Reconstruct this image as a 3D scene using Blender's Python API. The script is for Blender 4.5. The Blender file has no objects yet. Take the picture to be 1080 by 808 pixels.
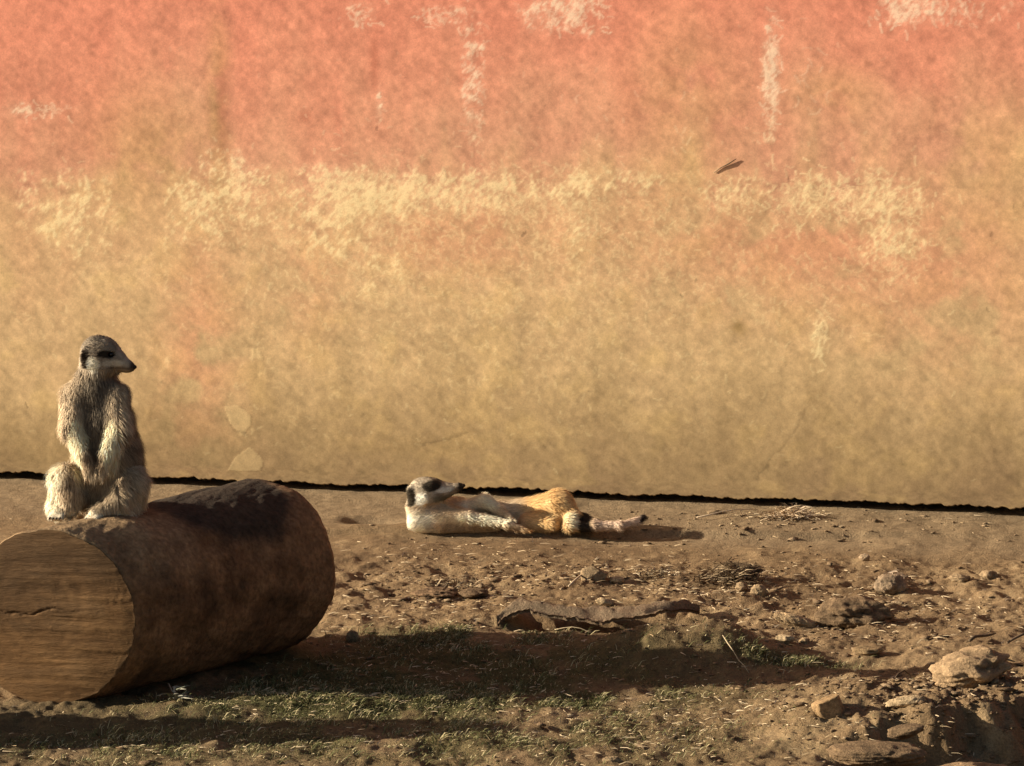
import bpy, math, random
import numpy as np
from mathutils import Vector

S = bpy.context.scene
COL = S.collection
R = math.radians
rng = np.random.default_rng(7)
random.seed(7)

# ------------------------------------------------------------------ camera
W0, H0, F0 = 1080.0, 808.0, 5200.0
PITCH = R(8.75); CH = 1.608
cd = bpy.data.cameras.new('camera'); cam = bpy.data.objects.new('camera', cd); COL.objects.link(cam)
cam.location = (0, 0, CH); cam.rotation_euler = (math.pi/2 - PITCH, 0, 0)
cd.sensor_width = 36; cd.sensor_fit = 'HORIZONTAL'; cd.lens = 36*F0/W0
cd.clip_start = 0.1; cd.clip_end = 500
S.camera = cam

# ------------------------------------------------------------------ light
SUN_EL, SUN_AZ = R(18.5), R(0.5)          # light travels to +x, a little towards the wall
w = bpy.data.worlds.new('World'); S.world = w; w.use_nodes = True
nt = w.node_tree; nt.nodes.clear()
sky = nt.nodes.new('ShaderNodeTexSky'); sky.sky_type = 'NISHITA'; sky.sun_disc = False
sky.sun_elevation = SUN_EL
d = Vector((math.cos(SUN_AZ)*math.cos(SUN_EL), math.sin(SUN_AZ)*math.cos(SUN_EL), -math.sin(SUN_EL)))
sky.sun_rotation = math.atan2(-d.x, -d.y)
sky.dust_density = 3.0
bg = nt.nodes.new('ShaderNodeBackground'); bg.inputs[1].default_value = 0.043
wo = nt.nodes.new('ShaderNodeOutputWorld')
nt.links.new(sky.outputs[0], bg.inputs[0]); nt.links.new(bg.outputs[0], wo.inputs[0])
sl = bpy.data.lights.new('sun', 'SUN'); sl.energy = 5.0; sl.angle = R(0.6); sl.color = (1.0, 0.90, 0.74)
so = bpy.data.objects.new('sun', sl); COL.objects.link(so)
so.rotation_euler = d.to_track_quat('-Z', 'Y').to_euler()
S.view_settings.view_transform = 'Standard'; S.view_settings.look = 'None'
S.view_settings.exposure = 1.22; S.view_settings.gamma = 1; S.view_settings.use_curve_mapping = False

# ------------------------------------------------------------------ helpers
sp, cp = math.sin(PITCH), math.cos(PITCH)
def ray(px, py):
    a, b = (px-W0/2)/F0, -(py-H0/2)/F0
    return np.array([a, cp + b*sp, -sp + b*cp])
def on(px, py, z=0.0):
    r = ray(px, py); t = (z-CH)/r[2]
    return np.array([0, 0, CH]) + r*t

def hash2(ix, iy, seed):
    h = (ix.astype(np.int64)*374761393 + iy.astype(np.int64)*668265263 + seed*1442695041) & 0xffffffff
    h = ((h ^ (h >> 13))*1274126177) & 0xffffffff
    h = (h ^ (h >> 16)) & 0xffffffff
    h = (h*2246822519) & 0xffffffff
    h = h ^ (h >> 15)
    return (h & 0xffffff)/float(0xffffff)
def vnoise(x, y, seed=0):
    xi = np.floor(x); yi = np.floor(y); fx = x-xi; fy = y-yi
    fx = fx*fx*fx*(fx*(fx*6-15)+10); fy = fy*fy*fy*(fy*(fy*6-15)+10)
    a = hash2(xi, yi, seed); b = hash2(xi+1, yi, seed); c = hash2(xi, yi+1, seed); e = hash2(xi+1, yi+1, seed)
    return (a*(1-fx)+b*fx)*(1-fy)+(c*(1-fx)+e*fx)*fy
def fbm(x, y, octv=4, seed=0, gain=0.5):
    s = 0; a = 1; t = 0
    for o in range(octv):
        cx, sx = math.cos(0.6*o+.3), math.sin(0.6*o+.3)
        s = s + a*vnoise((x*cx-y*sx)*2**o+17.3*o, (x*sx+y*cx)*2**o-9.1*o, seed+o*31); t += a; a *= gain
    return s/t                      # 0..1
def n3(P, sc, seed=0, octv=3):
    x, y, z = P[:, 0]*sc, P[:, 1]*sc, P[:, 2]*sc
    return (fbm(x+.37*z, y-.21*z, octv, seed)+fbm(y+11.3+.29*x, z+3.1, octv, seed+5)+fbm(z+7.7, x-5.2+.31*y, octv, seed+9))/3
def sst(a, b, x):
    t = np.clip((x-a)/(b-a), 0, 1); return t*t*(3-2*t)
def lerp(a, b, t):
    return np.asarray(a)*(1-t[..., None]) + np.asarray(b)*t[..., None]
def srgb(r, g, b):
    c = np.array([r, g, b])/255.0
    return np.where(c <= .04045, c/12.92, ((c+.055)/1.055)**2.4)

def mesh(name, V, Fc, mat=None, parent=None, col=None, smooth=False, loc=None):
    me = bpy.data.meshes.new(name)
    V = np.asarray(V, dtype=np.float32)
    if isinstance(Fc, np.ndarray):
        Fl = [Fc]
    else:
        Fl = [np.asarray(f, dtype=np.int32) for f in Fc if len(f)]
    loops = np.concatenate([f.ravel() for f in Fl]).astype(np.int32)
    tot = np.concatenate([np.full(len(f), f.shape[1], np.int32) for f in Fl])
    st = np.concatenate([[0], np.cumsum(tot)[:-1]]).astype(np.int32)
    me.vertices.add(len(V)); me.vertices.foreach_set('co', V.ravel())
    me.loops.add(len(loops)); me.loops.foreach_set('vertex_index', loops)
    me.polygons.add(len(tot)); me.polygons.foreach_set('loop_start', st); me.polygons.foreach_set('loop_total', tot)
    if smooth: me.polygons.foreach_set('use_smooth', np.ones(len(tot), bool))
    me.update(calc_edges=True); me.validate()
    if col is not None:
        a = me.color_attributes.new('tint', 'FLOAT_COLOR', 'POINT')
        c = np.asarray(col, dtype=np.float32)
        if c.shape[1] == 3: c = np.concatenate([c, np.ones((len(c), 1), np.float32)], 1)
        a.data.foreach_set('color', np.ascontiguousarray(c, dtype=np.float32).ravel())
    if mat: me.materials.append(mat)
    o = bpy.data.objects.new(name, me); COL.objects.link(o)
    if parent: o.parent = parent
    if loc is not None: o.location = loc
    return o
def empty(name, loc):
    o = bpy.data.objects.new(name, None); COL.objects.link(o); o.location = loc; o.empty_display_size = .02; return o
def tag(o, label=None, cat=None, group=None, kind=None):
    for k, v in (('label', label), ('category', cat), ('group', group), ('kind', kind)):
        if v: o[k] = v
    return o
def grid_faces(nu, nv):
    i = np.arange(nu*nv).reshape(nv, nu)
    return np.stack([i[:-1, :-1], i[:-1, 1:], i[1:, 1:], i[1:, :-1]], -1).reshape(-1, 4)

def material(name, fine=200, amt=.25, rough=.9, bump=.3, bdist=.002, tint=True, col=(.3, .2, .1), coarse=25, camt=.2, stretch=(1, 1, 1), spec=.15):
    m = bpy.data.materials.new(name); m.use_nodes = True; t = m.node_tree; N = t.nodes; L = t.links
    b = N['Principled BSDF']; b.inputs['Roughness'].default_value = rough
    b.inputs['Specular IOR Level'].default_value = spec
    tc = N.new('ShaderNodeTexCoord'); mp = N.new('ShaderNodeMapping'); mp.inputs['Scale'].default_value = stretch
    L.new(tc.outputs['Object'], mp.inputs[0])
    n1 = N.new('ShaderNodeTexNoise'); n1.inputs['Scale'].default_value = fine; n1.inputs['Detail'].default_value = 6; n1.inputs['Roughness'].default_value = .65
    n2 = N.new('ShaderNodeTexNoise'); n2.inputs['Scale'].default_value = coarse; n2.inputs['Detail'].default_value = 4
    L.new(mp.outputs[0], n1.inputs['Vector']); L.new(mp.outputs[0], n2.inputs['Vector'])
    r1 = N.new('ShaderNodeMapRange'); r1.inputs['From Min'].default_value = .3; r1.inputs['From Max'].default_value = .7
    r1.inputs['To Min'].default_value = 1-amt; r1.inputs['To Max'].default_value = 1+amt; L.new(n1.outputs[0], r1.inputs[0])
    r2 = N.new('ShaderNodeMapRange'); r2.inputs['From Min'].default_value = .3; r2.inputs['From Max'].default_value = .7
    r2.inputs['To Min'].default_value = 1-camt; r2.inputs['To Max'].default_value = 1+camt; L.new(n2.outputs[0], r2.inputs[0])
    mu = N.new('ShaderNodeMath'); mu.operation = 'MULTIPLY'; L.new(r1.outputs[0], mu.inputs[0]); L.new(r2.outputs[0], mu.inputs[1])
    mx = N.new('ShaderNodeVectorMath'); mx.operation = 'SCALE'
    if tint:
        at = N.new('ShaderNodeAttribute'); at.attribute_name = 'tint'; L.new(at.outputs['Color'], mx.inputs[0])
    else:
        rg = N.new('ShaderNodeRGB'); rg.outputs[0].default_value = (*col, 1); L.new(rg.outputs[0], mx.inputs[0])
    L.new(mu.outputs[0], mx.inputs['Scale']); L.new(mx.outputs[0], b.inputs['Base Color'])
    if bump:
        bp = N.new('ShaderNodeBump'); bp.inputs['Strength'].default_value = bump; bp.inputs['Distance'].default_value = bdist
        L.new(n1.outputs[0], bp.inputs['Height']); L.new(bp.outputs[0], b.inputs['Normal'])
    return m

M_wall = material('painted_plaster', fine=330, amt=.13, camt=.05, coarse=40, bump=.10, bdist=.0005)
M_dirt = material('dry_dirt', fine=300, amt=.38, camt=.18, coarse=60, bump=1.0, bdist=.004)
M_log = material('weathered_log', fine=120, amt=.45, camt=.38, coarse=26, bump=1.0, bdist=.004)
M_cut = material('sawn_wood', fine=110, amt=.22, camt=.15, coarse=14, bump=.7, bdist=.0025, stretch=(.5, .5, 2.6))
M_fur = material('meerkat_fur', fine=600, amt=.2, camt=.12, coarse=90, bump=.3, bdist=.001)
M_hair = material('fur_strands', fine=900, amt=.12, camt=.08, bump=0)
M_straw = material('dry_straw', fine=500, amt=.15, camt=.1, bump=0, rough=.7)
M_grass = material('short_grass', fine=400, amt=.15, camt=.1, bump=0, rough=.7)
M_eye = material('dark_eye', tint=False, col=(.008, .006, .004), rough=.15, bump=0, spec=.5)
M_claw = material('dark_claw', tint=False, col=(.03, .02, .012), rough=.5, bump=0)

# ------------------------------------------------------------------ ground
wb0, wb1 = on(0, 512.5), on(1080, 551.5)              # foot of the wall
WD = (wb1-wb0)/np.linalg.norm(wb1-wb0)            # along the wall, to the right
WN = np.array([WD[1], -WD[0], 0])                 # wall normal, towards the viewer
if WN[1] > 0: WN = -WN
WO = on(540, 532)
edge_y = on(540, 566)[1]

def bumpf(x, y, px, py, rx, ry, h, sharp=2.0, rot=0):
    c = on(px, py); m = c[1]/F0*1.015
    dx, dy = x-c[0], y-c[1]
    a = R(rot); dx, dy = dx*math.cos(a)+dy*math.sin(a), -dx*math.sin(a)+dy*math.cos(a)
    q = np.sqrt((dx/(rx*m))**2 + (dy/(ry*m/.205))**2)
    return h*np.exp(-q**sharp)

def base_h(x, y, fine=True):
    h = .010*(fbm(x*2.3, y*2.3, 3, 3)-.5) + .012*(fbm(x*9, y*7, 3, 11)-.5)
    # footing strip along the wall
    sx = on(900, 558)[0]; lx = on(300, 558)[0]
    k = 1-sst(sx-.05, sx+.25, x)*.6
    k = k*(.35+.65*sst(lx-.1, lx+.1, x))
    ey = edge_y + .03*(fbm(x*5, x*0+2, 3, 5)-.5) + -.02*sst(on(680, 558)[0], on(800, 558)[0], x)
    kb = sst(edge_y+.06, edge_y+.22, y); k = k*(1-kb)+kb
    h = h*(1-.8*sst(edge_y, edge_y+.25, y)) + .013*k*sst(-.008, .014, y-ey)
    flat = sst(on(0, 606)[1], on(0, 578)[1], y)      # smoother trodden dirt near the wall
    rough = 1-.72*flat
    f = .013*(fbm(x*26, y*20, 4, 21)-.5) + .006*np.abs(fbm(x*60, y*48, 3, 27)-.5)
    h = h + 1.35*f*rough
    # mound behind the log's shadow, with a dug edge behind it
    h = h + bumpf(x, y, 715, 694, 100, 17, .050, 2.3) + bumpf(x, y, 770, 692, 38, 14, .012, 2.5)
    h = h - bumpf(x, y, 650, 656, 110, 8, .048, 3)
    h = h + bumpf(x, y, 690, 632, 130, 12, .012, 2)
    h = h + bumpf(x, y, 640, 612, 100, 8, .008, 2)
    h = h - bumpf(x, y, 388, 556, 26, 4, .020, 2.5)
    h = h + bumpf(x, y, 1040, 690, 90, 24, .018, 2.2)
    # lit strip beside the log
    h = h + bumpf(x, y, 330, 744, 150, 8, .016, 2.0)
    # broken bank at the lower right
    a, b = on(830, 796), on(1110, 762)
    u = (b-a)/np.linalg.norm(b-a); nx, ny = -u[1], u[0]
    dist = (x-a[0])*nx + (y-a[1])*ny + .15*(fbm(x*9, y*6, 4, 41)-.5)
    al = (x-a[0])*u[0] + (y-a[1])*u[1]
    kk = sst(-.02, .16, al)
    h = h + kk*(1-sst(.05, .5, dist))*(.022*(fbm(x*32, y*20, 4, 45)-.5)+.010*np.abs(fbm(x*70, y*50, 3, 47)-.5))
    h = h + .040*kk*sst(-.04, .03, dist)*(1-sst(.10, .45, dist)) - .052*kk*(1-sst(-.10, 0.01, dist))*sst(-.5, -.15, dist)
    return h

def axis(lo, hi, step, far, g=1.18):
    c = np.arange(lo, hi, step); out = []; p = hi; s = step
    while p < far: out.append(p); s *= g; p += s
    neg = []; p = lo-step; s = step
    while p > -far: neg.append(p); s *= g; p -= s
    return np.array(neg[::-1]+list(c)+out)
gx = axis(-1.02, 1.04, .0036, 60); gy = axis(6.75, 9.7, .0052, 60)
X, Y = np.meshgrid(gx, gy)
xf, yf = X.ravel(), Y.ravel()
def ground_h(x, y):
    x = np.asarray(x, float); y = np.asarray(y, float)
    h = base_h(x, y)
    far = np.clip(np.maximum(np.abs(x)-1.3, np.maximum(y-10.2, 5.5-y)), 0, None)
    return h*np.exp(-far*2)
Z = ground_h(xf, yf)
# tint: brown trodden dirt, paler dry crust, mossy green where grass grows
big = fbm(xf*3, yf*2, 3, 51); mid = fbm(xf*16, yf*9, 4, 61); fin = fbm(xf*70, yf*45, 3, 71)
c = lerp(np.array([.205, .135, .076])*np.ones((len(xf), 1)), [.275, .187, .108], sst(.35, .7, mid*.6+big*.4))
c = lerp(c, [.38, .275, .165], sst(.60, .76, fin*.55+mid*.45)*.65)
c = lerp(c, [.10, .062, .034], sst(.60, .78, 1-(fin*.6+mid*.4))*.55)
dw = (WO[0]-xf)*(-WN[0]) + (WO[1]-yf)*(-WN[1])         # distance in front of the wall
c = lerp(c, [.30, .222, .145], (1-sst(.25, .42, dw+.1*(mid-.5)))*.6)
def grassmask(x, y):
    m = bumpf(x, y, 480, 676, 110, 14, 1, 2.4)*.9 + bumpf(x, y, 600, 738, 190, 16, .7, 2.5) + bumpf(x, y, 330, 745, 230, 14, .65, 3)
    m = m + bumpf(x, y, 560, 785, 260, 28, .55, 3) + bumpf(x, y, 150, 785, 300, 25, .55, 3) + bumpf(x, y, 830, 704, 70, 7, 1, 2.5) + bumpf(x, y, 440, 712, 260, 34, 1.2, 3)
    return np.clip(m, 0, 1)*sst(.34, .60, fbm(x*14, y*9, 3, 81)+.10+.12*bumpf(x, y, 400, 715, 260, 34, 1, 3))
gm = grassmask(xf, yf)
band_shade = np.clip(bumpf(xf, yf, 430, 714, 330, 34, 1, 3)+bumpf(xf, yf, 100, 765, 330, 30, 1, 3), 0, 1)*(.6+.4*sst(.3, .6, mid))  # shade of the two cast shadow bands, painted into the dirt colour
c = lerp(c, [.085, .062, .032], band_shade*.7)
c = lerp(c, [.060, .062, .020], np.clip(gm*.85, 0, .85))
c = c*np.array([.80, .775, .68])
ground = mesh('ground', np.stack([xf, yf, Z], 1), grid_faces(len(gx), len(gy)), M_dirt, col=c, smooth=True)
tag(ground, kind='structure')

# ------------------------------------------------------------------ wall
def strokes(mask, pts, lenpx, val, spread=1.0):
    """short curly scratches of flaked paint, drawn in the wall's own grid"""
    hgt, wid = mask.shape
    for (cx, cy) in pts:
        a = random.uniform(0, math.tau) if random.random() < .4 else random.gauss(-.9, .5)
        n = int(random.uniform(.4, 1.4)*lenpx); k = random.uniform(-.35, .35)
        x, y = cx, cy; v = val*random.uniform(.45, 1)
        for _ in range(n):
            ix, iy = int(x), int(y)
            if 0 <= ix < wid-1 and 0 <= iy < hgt-1:
                fx, fy = x-ix, y-iy
                mask[iy, ix] = max(mask[iy, ix], v*(1-fx*.5-fy*.3)); mask[iy, ix+1] = max(mask[iy, ix+1], v*(.5+.5*fx)*.8)
                if spread > 1: mask[iy+1, ix] = max(mask[iy+1, ix], v*.7)
            x += math.cos(a)*.8; y += math.sin(a)*.8; a += k*.5

mppx = np.linalg.norm(WO)/F0                 # metres per picture pixel at the wall
st_ = .0024
wu = axis(-1.22, 1.22, st_, 25, 1.25); nfz = int(.98/st_)
wv = np.concatenate([[-.0], .0+np.arange(1, nfz)*st_, [1.02, 1.1, 1.25, 1.5, 1.8, 2.1]])
U, Vv = np.meshgrid(wu, wv)
QX = 540+U/mppx*.985; QY = 532-Vv/mppx/1.0*.985+.0361*(QX-540)  # picture-like units on the wall: x right, y down
def blob(cx, cy, rx, ry, p=2.0): return np.exp(-(np.abs((QX-cx)/rx)**p+np.abs((QY-cy)/ry)**p))
n_big = fbm(QX/140, QY/120, 4, 101); n_mid = fbm(QX/38, QY/34, 4, 111); n_sm = fbm(QX/11, QY/10, 4, 121); n_v = fbm(QX/30, QY/260, 3, 131)
n_d = fbm((QX+QY)/22, (QX-QY)/7, 3, 141)
hh = QY + 75*(n_big-.5) + 95*(n_v-.5) + 46*(n_mid-.5)
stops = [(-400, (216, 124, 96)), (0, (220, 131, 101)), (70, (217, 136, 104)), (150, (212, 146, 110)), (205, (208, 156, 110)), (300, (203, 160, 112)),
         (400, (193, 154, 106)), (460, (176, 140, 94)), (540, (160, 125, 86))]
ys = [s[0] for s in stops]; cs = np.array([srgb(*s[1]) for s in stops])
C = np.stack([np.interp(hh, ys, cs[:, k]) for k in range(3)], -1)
C = lerp(C, srgb(200, 160, 100), np.clip(sst(.5, .75, n_mid)*sst(150, 260, hh)*.35, 0, 1))
C = lerp(C, srgb(214, 128, 96), np.clip(blob(850, 260, 170, 60)*.45+blob(200, 350, 45, 110)*.4+blob(480, 250, 120, 40)*.35+blob(1000, 300, 120, 90)*.3+blob(320, 300, 40, 60)*.2, 0, 1)*sst(.3, .6, n_mid+.05))
C = lerp(C, srgb(196, 150, 92), np.clip(blob(720, 120, 60, 100)*.35+blob(145, 150, 60, 60)*.5+blob(880, 105, 45, 30)*.4+blob(1060, 160, 90, 60)*.35+blob(225, 110, 12, 90)*.6, 0, 1)*sst(.25, .6, n_mid+.1))
C = lerp(C, srgb(176, 92, 66), np.clip(blob(228, 100, 7, 70)*.4+blob(393, 60, 5, 30)*.5+blob(60, 130, 120, 50)*.15+blob(318, 118, 6, 6)*.5, 0, 1))
C = lerp(C, srgb(150, 116, 66), np.clip(blob(60, 470, 160, 45)*.25+blob(780, 345, 8, 8)*.8+blob(440, 470, 60, 12)*.25, 0, 1))
C = C*(1+.30*(n_sm[..., None]-.5)+.30*(n_d[..., None]-.5)+.18*(n_mid[..., None]-.5)+.24*(fbm(QX/4.2, QY/4.2, 2, 151)[..., None]-.5))
# pale worn patches
pale = np.clip(blob(500, 200, 110, 22, 3)*.95+blob(225, 205, 50, 45, 2.5)*.9+blob(60, 225, 50, 55)*.6+blob(375, 195, 45, 20)*.8+blob(340, 225, 50, 40)*.6
     + blob(610, 15, 28, 22)*.95+blob(946, 14, 26, 18)*.9+blob(1005, 20, 40, 10)*.6+blob(812, 92, 8, 72, 3)*.8+blob(499, 90, 12, 68, 3)*.7
     + blob(880, 208, 78, 24, 3)*.95+blob(940, 250, 34, 45)*.75+blob(770, 208, 26, 18)*.75+blob(560, 15, 20, 16)*.5+blob(462, 15, 22, 10)*.8+blob(376, 14, 22, 14)*.6
     + blob(25, 106, 35, 7)*.8+blob(8, 190, 12, 18)*.8+blob(865, 360, 9, 35)*.6+blob(610, 235, 14, 50)*.5+blob(398, 112, 4, 20)*.7+blob(640, 195, 70, 16)*.6
     + blob(1040, 20, 30, 12)*.3+blob(340, 180, 30, 8)*.5+blob(165, 330, 6, 110)*.2+blob(400, 280, 30, 70)*.35+blob(620, 400, 60, 160)*.12, 0, 1)
n_f = fbm((QX-QY)/7, (QX+QY)/3.2, 3, 145); n_g = fbm(QX/4, QY/5, 2, 147)
pm = sst(.52, .76, n_sm*.34+n_mid*.20+pale*.20+n_f*.26+n_g*.16)
pm = pm*sst(.06, .3, pale)
fl = np.zeros(QX.shape)
iu0 = int(np.searchsorted(wu, -1.15))
def to_idx(px, py):
    u = (px-540)*mppx/.985; v = (532+.0361*(px-540)-py)*mppx/.985
    return np.searchsorted(wu, u), v/st_
def scatter(cx, cy, rx, ry, n, L, val, sp=1.0):
    pts = []
    for _ in range(n):
        a, b = to_idx(random.gauss(cx, rx*.6), random.gauss(cy, ry*.6)); pts.append((a, b))
    strokes(fl, pts, L, val, sp)
for args in [(500, 205, 110, 22, 260, 7, .8), (225, 205, 50, 45, 120, 7, .7), (60, 220, 50, 50, 70, 6, .5), (375, 200, 50, 26, 110, 7, .9), (350, 240, 60, 50, 90, 7, .6),
             (610, 12, 26, 18, 60, 9, 1), (948, 14, 26, 16, 50, 9, 1), (1000, 22, 50, 10, 40, 7, .6), (812, 92, 7, 60, 70, 9, .85), (499, 88, 10, 60, 50, 7, .6),
             (880, 208, 75, 22, 230, 8, .95), (940, 250, 36, 45, 110, 8, .8), (770, 208, 24, 16, 60, 7, .8), (462, 14, 26, 9, 30, 8, .8), (380, 14, 20, 10, 18, 9, .8),
             (25, 106, 30, 6, 26, 7, .8), (865, 350, 9, 34, 22, 9, .9), (400, 285, 40, 60, 90, 7, .6), (860, 270, 200, 90, 120, 6, .4), (440, 280, 200, 120, 200, 5, .35),
             (640, 300, 120, 90, 160, 5, .4), (720, 160, 12, 60, 14, 8, .5), (850, 85, 30, 40, 16, 12, .45), (540, 290, 300, 120, 1300, 6, .5), (400, 240, 80, 50, 160, 8, .75), (620, 230, 130, 40, 160, 7, .7), (860, 300, 120, 60, 110, 8, .6), (300, 250, 250, 60, 260, 6, .42), (620, 240, 60, 60, 120, 6, .5), (150, 300, 160, 100, 130, 5, .3),
             (300, 400, 200, 60, 110, 6, .28), (800, 420, 260, 60, 130, 5, .28), (30, 350, 40, 40, 20, 6, .4), (500, 100, 500, 90, 120, 5, .22)]:
    scatter(*args)
# chips of flaked render low on the wall
def poly(cx, cy, pts):
    m = np.ones(QX.shape, bool); P = [(cx+a, cy+b) for a, b in pts]; wob = 9*(n_sm-.5)+5*(n_d-.5)
    for (x0, y0), (x1, y1) in zip(P, P[1:]+P[:1]):
        m &= ((x1-x0)*(QY-y0)-(y1-y0)*(QX-x0)) > wob*8
    return m
chips = poly(242, 436, [(-14, -10), (-2, -12), (14, 0), (16, 10), (4, 22), (-8, 8)]) | poly(252, 486, [(-14, -4), (4, -16), (18, -2), (14, 14), (-22, 14)]) | poly(262, 370, [(-6, -5), (4, -7), (7, 4), (-3, 5)])
chips = chips.astype(float)
pv = np.clip(np.maximum(.22*pale*sst(.35, .6, n_mid)+pm*.9*(.35+.9*sst(.3, .65, n_g*.5+n_f*.5)), fl), 0, 1)
palec = lerp(srgb(250, 214, 176)*np.ones(QX.shape+(3,)), srgb(250, 216, 156), sst(90, 200, QY))
C = C*(1-pv[..., None]*.62) + palec*pv[..., None]*.62
C = C*(1-chips[..., None]*.36) + srgb(228, 188, 130)*chips[..., None]*.36
# dark hairline cracks, pits and scratches
dk = np.zeros(QX.shape); tmp = fl; fl = dk
def line(pts, wd, v, wob=3):
    global dk
    for (x0, y0), (x1, y1) in zip(pts, pts[1:]):
        L2 = (x1-x0)**2+(y1-y0)**2; qx = QX+wob*(n_sm-.5)*2; qy = QY+wob*(n_d-.5)*2
        t = np.clip(((qx-x0)*(x1-x0)+(qy-y0)*(y1-y0))/L2, 0, 1)
        dd = np.hypot(qx-x0-t*(x1-x0), qy-y0-t*(y1-y0))
        dk[:] = np.maximum(dk, v*np.exp(-(dd/wd)**2))
line([(800, 505), (815, 485), (838, 460), (852, 432)], 1.2, .28)
line([(437, 468), (470, 462), (492, 455)], 1.3, .3)
line([(262, 395), (262, 352), (268, 330)], 1.4, .2)
line([(228, 440), (240, 452), (250, 455)], 1.2, .4)
line([(1040, 450), (1050, 490), (1075, 512)], 2.2, .2, 6)
line([(0, 186), (300, 183), (640, 190), (1080, 204)], 1.6, .10, 4)
line([(499, 20), (499, 185)], 1.5, .12, 5); line([(812, 20), (812, 190)], 1.5, .12, 5)
pts = [to_idx(random.uniform(0, 1080), random.uniform(0, 500)) for _ in range(170)]
strokes(dk, pts, 3.5, .38)
pts = [to_idx(*p) for p in [(554, 243), (718, 310), (1040, 252), (6, 421), (1064, 222), (735, 295), (830, 190), (395, 130), (1038, 328)]]
strokes(dk, pts, 5, .8, 2)
C = C*(1-np.clip(dk, 0, 1)[..., None]*.72)
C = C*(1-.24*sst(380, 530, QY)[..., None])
lum = C@np.array([.35, .5, .15]); C = C*.92+lum[..., None]*np.array([1.12, .98, .80])*.08
C = np.clip(C*np.array([1.04, 1.16, 1.24]), .01, .88)
rel = .0008*(n_mid-.5)+.00035*(n_sm-.5)+.00012*pv+.0003*chips-.0003*dk+.002*(n_big-.5)+.00012*(fbm(QX/4, QY/4, 2, 161)-.5)
# ragged lower edge above a gap
ub = wu/mppx
bot = .0265+.0035*(fbm(ub/60, ub*0, 3, 171)-.5)*2+.0052*(fbm(ub/7, ub*0+3, 4, 181, .65)-.5)*2
bot = bot+.003*np.exp(-((ub-20)/60)**2)
VV = Vv.copy(); VV[0] = bot
for i in range(1, 22):
    VV[i] = bot+(22*st_-bot)*i/22
inz = (np.abs(U) < 1.25)*1.0
rel = rel*inz
rel[0] -= .003
base = WO[None, :]
Pw = WO[None, None, :] + U[..., None]*WD + rel[..., None]*WN + VV[..., None]*np.array([0, 0, 1.0])
front = Pw.reshape(-1, 3); nF = len(front)
nu, nv = len(wu), len(wv)
faces = grid_faces(nu, nv)
T = .22
back_b = WO + wu[:, None]*WD - T*WN + bot[:, None]*np.array([0, 0, 1.0])
back_t = WO + wu[:, None]*WD - T*WN + wv[-1]*np.array([0, 0, 1.0])
V = np.concatenate([front, back_b, back_t])
i0 = np.arange(nu); ib = nF+i0; it = nF+nu+i0; ft = (nv-1)*nu+i0
strip = lambda a, b: np.stack([a[:-1], a[1:], b[1:], b[:-1]], 1)
caps = np.array([[0, ib[0], it[0], ft[0]], [i0[-1], ft[-1], it[-1], ib[-1]]])
faces = np.concatenate([faces, strip(ib, i0), strip(ft, it), strip(it, ib), caps])
dull = np.tile([.20, .15, .09], (2*nu, 1))
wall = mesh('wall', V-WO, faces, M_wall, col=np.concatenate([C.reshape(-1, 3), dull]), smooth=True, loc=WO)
tag(wall, 'weathered plaster wall, salmon red above and sandy ochre below, standing over the dark gap at the ground', 'wall')
tw = []
def tube_pts(pts, radii, n=6, wob=0):
    pts = np.asarray(pts, float); V = []; Fq = []
    for i, p in enumerate(pts):
        t = pts[min(i+1, len(pts)-1)]-pts[max(i-1, 0)]; t = t/np.linalg.norm(t)
        a = np.cross(t, [0, 0, 1.0]);
        if np.linalg.norm(a) < 1e-3: a = np.array([1.0, 0, 0])
        a /= np.linalg.norm(a); b = np.cross(t, a)
        for k in range(n):
            r = radii[i]*(1+wob*random.uniform(-1, 1)); V.append(p+r*(a*math.cos(math.tau*k/n)+b*math.sin(math.tau*k/n)))
    for i in range(len(pts)-1):
        for k in range(n): Fq.append((i*n+k, i*n+(k+1) % n, (i+1)*n+(k+1) % n, (i+1)*n+k))
    V += [pts[0], pts[-1]]; T3 = []
    for k in range(n):
        T3.append((len(V)-2, (k+1) % n, k)); T3.append((len(V)-1, (len(pts)-1)*n+k, (len(pts)-1)*n+(k+1) % n))
    return np.array(V), [np.array(Fq), np.array(T3)]
def wallpt(px, py, out=0.0):
    u = (px-540)*mppx/.985; v = (532+.0361*(px-540)-py)*mppx/.985
    return WO+u*WD+v*np.array([0, 0, 1.0])+out*WN
V, Fq = tube_pts([wallpt(754, 183, .0012), wallpt(761, 178, .0015), wallpt(769, 174, .002), wallpt(777, 169, .0022)], [.0005, .0009, .0013, .0006])
o = wallpt(765, 177)
tag(mesh('twig', V-o, Fq, M_straw, col=np.tile([.10, .07, .04], (len(V), 1)), loc=o), 'tiny dark twig caught on the wall above the right pale patch', 'twig')

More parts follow.
